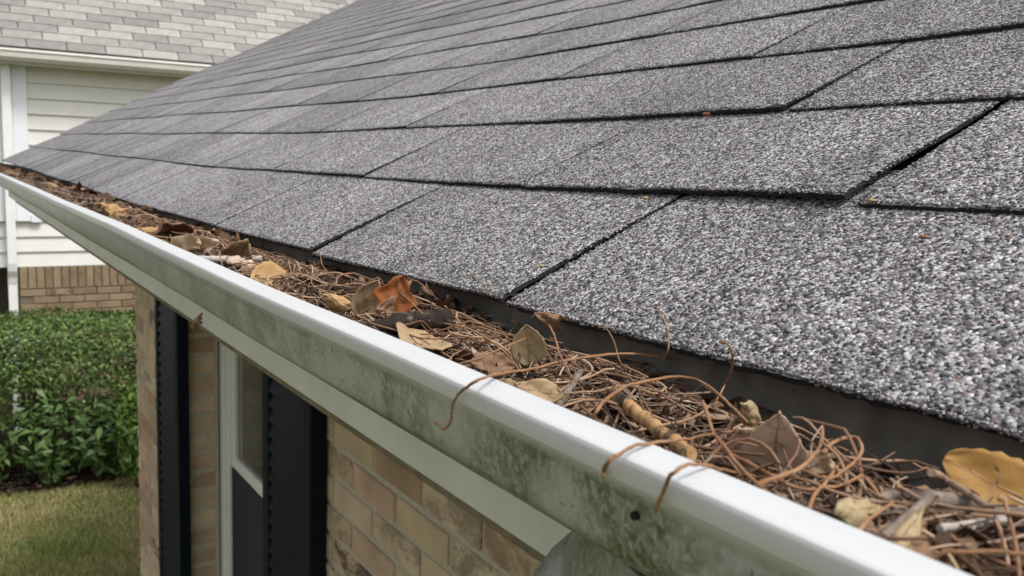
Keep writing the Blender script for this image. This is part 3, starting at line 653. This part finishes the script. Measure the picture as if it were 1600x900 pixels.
stick('tan stick with dark bands pointing towards the large triangular leaf', BT, [(957, 614), (985, 637), (1015, 660), (1045, 685), (1078, 712)], .0020, .0022, -.004, 14, .03, 3)
stick('short straight grey twig beside the flat pair of tan leaves', BG_, [(872, 634), (890, 607), (907, 581)], .0011, .0013, -.006, 10, .08, 4, 'twig', 'twig')
stick('thick gnarled grey twig in the lower right corner under the mustard leaf', BG_, [(1345, 800), (1390, 776), (1440, 778), (1500, 786), (1560, 800), (1640, 812)], .0018, .0021, -.006, 14, .18, 5, 'twig', 'twig')
stick('straight pale twig below the gnarled twig at the right edge', BP, [(1468, 826), (1515, 820), (1568, 811)], .0009, .0010, -.004, 10, .05, 6, 'twig', 'twig')
stick('grey twig slanting down across the narrow folded leaves', BG_, [(1380, 838), (1418, 808), (1452, 779)], .0009, .0012, -.002, 10, .08, 7, 'twig', 'twig')
stick('broad dark grey piece of bark at the bottom edge of the picture', BG_, [(1436, 888), (1480, 882), (1530, 884), (1580, 900)], .0030, .0036, -.012, 14, .15, 8, 'bark_piece', 'bark')
stick('curved dry leaf stalk rising behind the pale stick', STEM, [(368, 396), (352, 382), (341, 370), (334, 358, .006)], .0007, .0011, -.004, 8, .05, 9, 'leaf_stalk', 'leaf stalk')
stick('white-tipped leaf stalk pointing up left in front of the mustard leaf', STEM2, [(1456, 738, .002), (1475, 748), (1515, 773), (1550, 796)], .0011, .0008, -.003, 8, .05, 10, 'leaf_stalk', 'leaf stalk')
def stem(label, pts, r=.0007, z=-.004, m=None, seed=0):
    P = []
    for q in pts:
        if len(q) == 2: P.append(G(q[0], q[1], z))
        elif q[2] == 'f': P.append(on(q[0], q[1], 0, -.1165))
        elif q[2] == 'r':                                       # lying on the shingles
            d = ray(q[0], q[1]); t = (.0028 - NR @ CAM) / (NR @ d); P.append(CAM + t * d)
        else: P.append(G(*q, q[2] > .004))
    P = catmull(P, 6); k = len(P); rr = np.random.default_rng(seed + 50); P = P + np.convolve(rr.normal(0, .0004, k + 4), np.ones(5) / 5, 'valid')[:, None] * np.array([1, 1, 1])
    r *= .66; b = MB(); b.tube(P, np.linspace(r, r * .62, k) * (1 + .08 * rr.standard_normal(k)), 8); o = b.build('dry_stem', m or STEM, None, smooth=True); tag(o, label, 'stem'); return o
stem('long dry stem hooking down over the gutter lip into a curl', [(1050, 560, -.014), (980, 553, -.006), (917, 556), (850, 570), (803, 580), (762, 590, .0085), (737, 600, .0085), (718, 614, 'f'), (707, 633, 'f'), (705, 655, 'f'), (697, 669, 'f'), (687, 667, 'f'), (678, 660, 'f')], .00085, .0)
stem('long stem arching high over the needles behind the banded stick', [(920, 670), (934, 640), (953, 617), (993, 597), (1050, 588), (1093, 597), (1130, 623), (1165, 656)], .0009, .002)
stem('hooked stem rising in front of the near shingle edge', [(1126, 535, .016), (1139, 540, .016), (1145, 556, .012), (1143, 575, .006), (1133, 600), (1118, 630)], .0007, -.004)
stem('thin stem arching over the orange lobed leaf', [(525, 445), (527, 434), (540, 427), (560, 428), (590, 440), (627, 460), (660, 490)], .0008, .004)
stem('short bent stem to the right of the orange lobed leaf tip', [(637, 435), (657, 443), (668, 455)], .0007, .006)
stem('curved orange stem sweeping up to the right of the triangular leaf', [(1180, 760), (1210, 748), (1253, 726), (1274, 705), (1284, 685), (1285, 669)], .0010, .0)
stem('looped stem curling round on itself right of the triangular leaf', [(1285, 708), (1306, 690), (1328, 680), (1343, 687), (1346, 705), (1335, 724), (1315, 738), (1292, 747), (1256, 735), (1230, 735)], .0009, -.002)
stem('long straight orange stem running beside the lip under the triangular leaf', [(960, 681), (990, 686), (1050, 710), (1133, 757), (1200, 798), (1262, 836), (1310, 868)], .0009, -.001)
stem('long stem crossing in front of the triangular leaf from upper left', [(1098, 628), (1106, 650), (1116, 674), (1143, 710), (1193, 763), (1250, 810), (1290, 850)], .0009, .001)
stem('stem bent over the gutter lip near the black screw', [(1024, 797, 'f'), (1031, 782, 'f'), (1040, 757, 'f'), (1050, 737, .0085), (1062, 730, .0095), (1080, 728, .008), (1110, 729, .005), (1150, 738)], .0008, .002)
stem('stem arching over the gutter lip left of the orange scrap', [(943, 747, 'f'), (944, 732, 'f'), (950, 720, .0085), (962, 709, .0095), (978, 702, .009), (1000, 697, .006), (1060, 688, .004), (1115, 677), (1180, 668)], .0008, .002)
stem('bent stem standing upright at the right edge of the picture', [(1562, 781), (1568, 778), (1577, 808), (1587, 850), (1593, 900)], .0008, .0)
stem('thick curved stem in the lower right corner below the pale twig', [(1425, 900), (1437, 884), (1456, 868), (1491, 857), (1545, 859), (1620, 872)], .0009, .002)
stem('tiny forked stem lying on the shingle left of the open joint', [(735, 430, 'r'), (742, 434, 'r'), (752, 440, 'r'), (761, 449, 'r'), (767, 462, 'r')], .0005)
stem('thin bent stem leaning up against the shingles near the centre', [(1018, 478, 'r'), (1029, 484, 'r'), (1038, 498, 'r'), (1044, 518, 'r'), (1044, 545, .004), (1034, 565)], .00055)
stem('short curved stem leaning on the shingle edge right of the round leaf', [(935, 511, 'r'), (948, 515, 'r'), (958, 528, 'r'), (964, 548), (970, 566)], .0005)
stem('stem slanting down left behind the triangular leaf', [(1098, 600), (1136, 629), (1168, 657)], .0008, -.002)
stem('thin stem sloping down right from the dark stick', [(693, 505), (740, 517), (783, 543), (812, 576)], .0007, -.001)
stem('thin stem rising from the lip towards the round upright leaf', [(693, 578), (743, 562), (787, 541), (830, 525)], .0007, .0)
stem('short forked stem standing at the shingle edge above the gutter', [(497, 390), (501, 402), (504, 413), (512, 424)], .0006, .002)
stem('stem running down right from the round upright leaf', [(858, 508), (868, 530), (875, 552), (890, 580), (905, 600)], .0006, .002)
stem('pale stem crossing under the arching stem near the banded stick', [(868, 616), (930, 612), (975, 600), (1040, 612), (1110, 612)], .0007, -.004, STEM2)
stem('stem fanning out below the looped stem', [(1120, 700), (1190, 735), (1250, 760), (1300, 757), (1345, 742)], .0009, -.003)
stem('stem slanting up right below the looped stem', [(1262, 800), (1275, 770), (1290, 750), (1318, 715)], .0008, -.002)
stem('stem running along the lip below the looped stem', [(1210, 770), (1262, 805), (1320, 825), (1400, 838), (1440, 846)], .0009, -.003, STEM2)
stem('stem crossing the speckled straw leaf', [(1340, 832), (1366, 806), (1395, 780)], .0008, .0)
stem('brown stem passing under the straight pale twig', [(1430, 812), (1480, 836), (1540, 846), (1610, 856)], .0009, -.008)

def chip(label, u, v, size, m, n=.008, seed=0, name='seed_husk', cat='seed husk'):
    d = ray(u, v); t = (n - .0042 - NR @ CAM) / (NR @ d); P = CAM + t * d; r = random.Random(seed)
    bm = bmesh.new(); bmesh.ops.create_icosphere(bm, subdivisions=2, radius=1)
    for w in bm.verts: w.co = Vector((w.co.x * size * r.uniform(.8, 1.2), w.co.y * size * 1.5 * r.uniform(.85, 1.15), w.co.z * size * .55 * r.uniform(.8, 1.2))) + Vector(P)
    me = bpy.data.meshes.new(name); bm.to_mesh(me); bm.free(); me.materials.append(m); tag(link(name, me), label, cat)
chip('pale seed husk lodged at the top of the open shingle joint', 1008, 309, .0016, LY, .007, 1)
chip('pale seed husk lodged halfway down the open shingle joint', 845, 415, .0013, LY, .006, 2)
chip('pale seed husk at the corner of the lifted shingle joint', 1362, 313, .0015, LY, .008, 3)
chip('rusty brown bark crumb lying on the near shingle at right', 1444, 370, .0016, LB, .0075, 4, 'bark_crumb', 'bark crumb')
chip('orange leaf crumb stuck under the third shingle course', 1103, 178, .0022, LO, .008, 5, 'leaf_crumb', 'leaf crumb')
chip('yellow leaf crumb stuck on the shingle edge above the needles', 984, 524, .0010, LM, .004, 6, 'leaf_crumb', 'leaf crumb')

# ------------------------------------------------------------------ neighbouring house
nb = empty('neighbour_house'); tag(nb, 'neighbouring house with cream siding over brick and pale shingle roof', 'house')
NY = 9.0; X0, X1 = .375, 7.0; ZB = -.975
NSID = M_plain('cream_siding', (.70, .69, .655), .6, .3, .05, 6); NTRIM = M_plain('trim_paint', (.74, .77, .80), .5, .3, .05, 6); NCREAM = M_plain('cream_gutter_paint', (.64, .63, .585), .5, .3, .06, 9)
NBRK = M_brick('buff_brick', [(.27, .20, .125), (.30, .225, .145), (.22, .16, .10), (.32, .245, .16), (.25, .18, .115)], (.12, .08, .055))
b = MB(); b.box(X0, X1, NY + .012, NY + .2, LAWN_Z, ZB - .001); b.box(-3, X1, NY + .03, NY + .2, ZB, .84); b.box(-3, X0 - .01, NY + 1.0, NY + 1.1, LAWN_Z, ZB); nwall = b.build('wall', M_plain('buff_mortar', (.18, .145, .105), .95, .1, .2, 50), nb)
def board_mesh(w): 
    me = bpy.data.meshes.new('siding_board'); t = .135
    me.from_pydata([(0, -.02, 0), (w, -.02, 0), (w, .0, t), (0, .0, t), (0, .010, 0), (w, .010, 0), (w, .012, t), (0, .012, t)], [], [(0, 1, 2, 3), (4, 7, 6, 5), (0, 4, 5, 1), (3, 2, 6, 7), (0, 3, 7, 4), (1, 5, 6, 2)]); me.materials.append(NSID); return me
bmsh = board_mesh(X1 + 3)
z = ZB
while z < .78:
    o = link('siding_board', bmsh, nwall); o.location = (-3, NY + .02, z); z += .1325
# window casing and sill
b = MB(); b.bbox(.365, .478, NY - .03, NY + .014, -.575, .80, .004); b.bbox(.478, .56, NY - .035, NY + .014, -.585, -.515, .004); b.bbox(.20, .365, NY - .03, NY + .014, -.575, .80, .004); b.build('window_casing', NTRIM, nb)
# bricks of the lower wall: soldier course then stretchers
nme = []
for (a, c) in ((.0565, .19), (.1985, .0575)):
    bm = bmesh.new(); bmesh.ops.create_cube(bm, size=1)
    for v in bm.verts: v.co = (v.co.x * a, v.co.y * .04, v.co.z * c)
    bmesh.ops.bevel(bm, geom=bm.edges[:], offset=.003, segments=1, profile=.5, affect='EDGES'); me = bpy.data.meshes.new('brick'); bm.to_mesh(me); bm.free(); me.materials.append(NBRK); nme.append(me)
x = X0 + .03
while x < 2.2:
    o = link('brick', nme[0], nwall); o.location = (x, NY + .02 + random.uniform(-.002, .002), ZB - .10); x += .0665
z = ZB - .2 - .0335; row = 0; cnt = 0; bb = MB()
while z > LAWN_Z:
    x = X0 + .1 + (row % 2) * .1035
    while x < 3.4:
        if x < 1.9 and z > -2.2: o = link('brick', nme[1], nwall); o.location = (x, NY + .02 + random.uniform(-.002, .002), z)
        else: bb.bbox(x - .099, x + .099, NY, NY + .04, z - .0285, z + .0285, .003)
        x += .207
    z -= .0665; row += 1
tag(bb.build('distant_bricks', NBRK, nwall), kind='stuff')
# roof of pale tabs
NP = math.radians(38); nc, ns_ = math.cos(NP), math.sin(NP); EY, EZ = 8.78, .88
b = MB(); b.add([(-4, EY, EZ - .012), (X1 + 1, EY, EZ - .012), (X1 + 1, EY + 4.4 * nc, EZ + 4.4 * ns_ - .012), (-4, EY + 4.4 * nc, EZ + 4.4 * ns_ - .012), (-4, EY + .02, EZ - .06), (X1 + 1, EY + .02, EZ - .06), (X1 + 1, EY + 4.4 * nc, EZ + 4.4 * ns_ - .06), (-4, EY + 4.4 * nc, EZ + 4.4 * ns_ - .06)],
    [(0, 1, 2, 3), (7, 6, 5, 4), (0, 4, 5, 1), (1, 5, 6, 2), (2, 6, 7, 3), (3, 7, 4, 0)])
s = NT('pale_shingle', .92, .15); r = s.objrand()
c_ = s.ramp(r, [(0, (.215, .204, .194)), (.35, (.255, .246, .232)), (.65, (.30, .292, .272)), (1, (.35, .342, .32))])
s.base(s.mix(1.0, c_, s.ramp(s.noise(s.co(), 14, 5), [(.3, .88), (.7, 1.1)]), 'MULTIPLY')); s.bump(s.noise(s.co(), 300, 3), .4, .002); NSH = s.m
nroof = b.build('roof', M_plain('neighbour_felt', (.10, .098, .095), .95, .1), nb)
tw = .305; me = bpy.data.meshes.new('shingle'); t = .006; l = .16; w = tw - .008
v = [(a, q * nc - h * ns_, q * ns_ + h * nc) for h0, h1 in ((2 * t, t * .8), (t * .9, 0)) for a, q, h in ((-w / 2, 0, h0), (w / 2, 0, h0), (w / 2, l, h1), (-w / 2, l, h1))]
me.from_pydata(v, [], [(0, 1, 2, 3), (7, 6, 5, 4), (0, 4, 5, 1), (1, 5, 6, 2), (3, 2, 6, 7), (0, 3, 7, 4)]); me.materials.append(NSH)
far = MB(); k = 0
while k * .127 < 4.2:
    x = -1.2 + ((k * .131) % tw)
    while x < 5.5:
        y_, z_ = EY + k * .127 * nc, EZ + k * .127 * ns_
        if k < 16 and -.3 < x < 4.4 and (x < 2.4 + .17 * k) and x > -.2: o = link('shingle', me, nroof); o.location = (x, y_, z_)
        else: far.add(np.array(v) + (x, y_, z_), [(0, 1, 2, 3), (0, 4, 5, 1), (1, 5, 6, 2), (0, 3, 7, 4)])
        x += tw
    k += 1
tag(far.build('far_shingles', NSH, nroof), kind='stuff')
# eave gutter, soffit
ng = empty('rain_gutter'); tag(ng, 'cream gutter along the eave of the neighbouring house', 'gutter')
pr = [(EY - .005, EZ - .018), (EY - .09, EZ - .018), (EY - .095, EZ - .035), (EY - .085, EZ - .045), (EY - .080, EZ - .085), (EY - .05, EZ - .115), (EY + .005, EZ - .115)]
b = MB(); m_ = len(pr); b.add([(-4, y, z) for y, z in pr] + [(X1, y, z) for y, z in pr], [(i, i + 1, m_ + i + 1, m_ + i) for i in range(m_ - 1)] + [tuple(range(m_)), tuple(range(m_, 2 * m_))[::-1], (m_ - 1, 0, m_, 2 * m_ - 1)]); b.build('trough', NCREAM, ng)
b = MB(); b.bbox(-4, X1, EY + .006, EY + .025, EZ - .135, EZ - .02, .003); b.build('fascia', NCREAM, nb)
b = MB(); b.box(-4, X1, EY + .0255, NY + .01, EZ - .13, EZ - .12); b.build('soffit', NCREAM, nb)
# downspout of the neighbouring house, kinked where siding meets brick
DW = M_plain('white_downspout_paint', (.78, .79, .78), .45, .35, .05, 12)
ds = empty('downspout'); tag(ds, 'white downspout at the left edge running down the neighbouring house', 'downspout')
def dpipe(name, pts, hx=.034, hy=.026):
    b = MB(); V = []
    for (x, y, z) in pts: V += [(x - hx, y - hy, z), (x + hx, y - hy, z), (x + hx, y + hy, z), (x - hx, y + hy, z)]
    F = [(i * 4 + j, i * 4 + (j + 1) % 4, (i + 1) * 4 + (j + 1) % 4, (i + 1) * 4 + j) for i in range(len(pts) - 1) for j in range(4)]; b.add(V, F + [(3, 2, 1, 0), tuple(len(pts) * 4 - 4 + q for q in range(4))]); return b.build(name, DW, ds)
dpipe('upper_pipe', [(.318, NY - .075, -.93), (.318, NY - .075, EZ - .117)]); dpipe('elbow', [(.318, NY - .075, -.9305), (.318, NY - .06, -1.0), (.318, NY - .03, -1.06), (.318, NY - .015, -1.12)], .036, .028); dpipe('lower_pipe', [(.318, NY - .015, -1.1205), (.318, NY - .015, LAWN_Z + .05)])
b = MB(); b.box(.29, .346, NY - .048, NY + .02, -.5, -.48); b.box(.29, .346, NY - .048, NY + .02, .3, .32); b.build('strap', DW, ds)

# ------------------------------------------------------------------ shrubs
def leaves(C, N, size, asp, rg, fold=.25):
    n = len(C); N = N / (np.linalg.norm(N, axis=1)[:, None] + 1e-9); A = np.cross(N, rg.standard_normal((n, 3))); A /= np.linalg.norm(A, axis=1)[:, None] + 1e-9; B = np.cross(N, A)
    L = size[:, None]; W = L * asp
    tipdrop = N * L * -.25
    V = np.stack([C - A * L * .5, C + B * W * .5 + N * W * fold, C + A * L * .62 + tipdrop, C - B * W * .5 + N * W * fold], 1)
    return V
HEDGE = M_island('hedge_leaf', [(0, (.045, .085, .022)), (.5, (.12, .20, .055)), (.85, (.20, .295, .085)), (1, (.30, .39, .13))], .5, .3, .35)
BROAD = M_island('broad_leaf', [(0, (.04, .08, .022)), (.6, (.09, .165, .042)), (1, (.16, .25, .075))], .45, .25, .4)
BRIGHT = M_island('bright_leaf', [(0, (.13, .24, .05)), (.6, (.20, .33, .075)), (1, (.29, .42, .12))], .5, .35, .35)
TWIG = M_plain('shrub_wood', (.09, .065, .045), .9, .1, .3, 40)
def shrub(name, label, group, cx, cy, rx, ry, z0, z1, n, size, m, seed, boxy=3.2, stems=7, core=.55, asp=.5, bare=.0):
    root = empty(name); tag(root, label, 'shrub', group); rg = np.random.default_rng(seed); zc, rz = (z0 + z1) / 2, (z1 - z0) / 2
    d = rg.standard_normal((n, 3)); d /= np.linalg.norm(d, axis=1)[:, None]
    q = (np.abs(d) ** boxy).sum(1) ** (-1 / boxy); rad = q * (core + (1 - core) * rg.random(n) ** .5) 
    lump = 1 + .05 * np.sin(d[:, 0] * 9 + seed) * np.sin(d[:, 2] * 8 + 1) + .05 * np.sin(d[:, 1] * 14 + d[:, 0] * 11)
    P = d * (rad * lump)[:, None] * (rx, ry, rz)
    keep = np.ones(n, bool)
    if bare: keep = (P[:, 2] / rz > -.25) | (rg.random(n) > bare)
    P, d = P[keep], d[keep]; C = P + (cx, cy, zc)
    V = leaves(C, d * (1, 1, 1) + (0, 0, .5) + rg.standard_normal(d.shape) * .6, rg.uniform(.7, 1.3, len(C)) * size, asp, rg)
    bulk('foliage', V.reshape(-1, 3), np.arange(len(V) * 4).reshape(-1, 4), m, root)
    for i in range(stems):
        a = rg.uniform(-.7, .7, 2); b = MB()
        p = catmull([(cx + a[0] * rx * .4, cy + a[1] * ry * .4, LAWN_Z + .02), (cx + a[0] * rx * .7 + rg.normal(0, .03), cy + a[1] * ry * .6, zc - rz * .3), (cx + a[0] * rx, cy + a[1] * ry * .8, zc + rz * .5)], 5)
        b.tube(p, np.linspace(.012, .004, len(p)), 6); b.build('stem', TWIG, root, smooth=True)
    return root
H1, H2 = 7.55, .42
shrub('hedge', 'clipped dense green hedge with a flat top before the brick wall', None, .35, 7.95, 1.75, .52, -2.02, -1.26, 46000, .034, HEDGE, 1, 5, 16, .72, .55, .72)
for i, (x, y, rx, z1, lab) in enumerate(((-.12, 7.55, .30, -1.86, 'broad-leaved dark plant under the hedge at the left picture edge'), (.42, 7.52, .26, -1.72, 'broad-leaved dark plant in the middle below the hedge'), (.83, 7.50, .26, -1.80, 'broad-leaved dark plant below the hedge near the house corner'))):
    shrub('leafy_shrub', lab, 'broad-leaved plants under the hedge', x, y, rx, .24, LAWN_Z + .04, z1, 520, .085, BROAD, 20 + i, 2.2, 6, .35, .42)
shrub('bright_shrub', 'bright green small shrub peeping out beside the brick corner', None, 1.0, 7.22, .14, .15, -2.42, -1.70, 1500, .055, BRIGHT, 40, 2.4, 5, .4, .45)
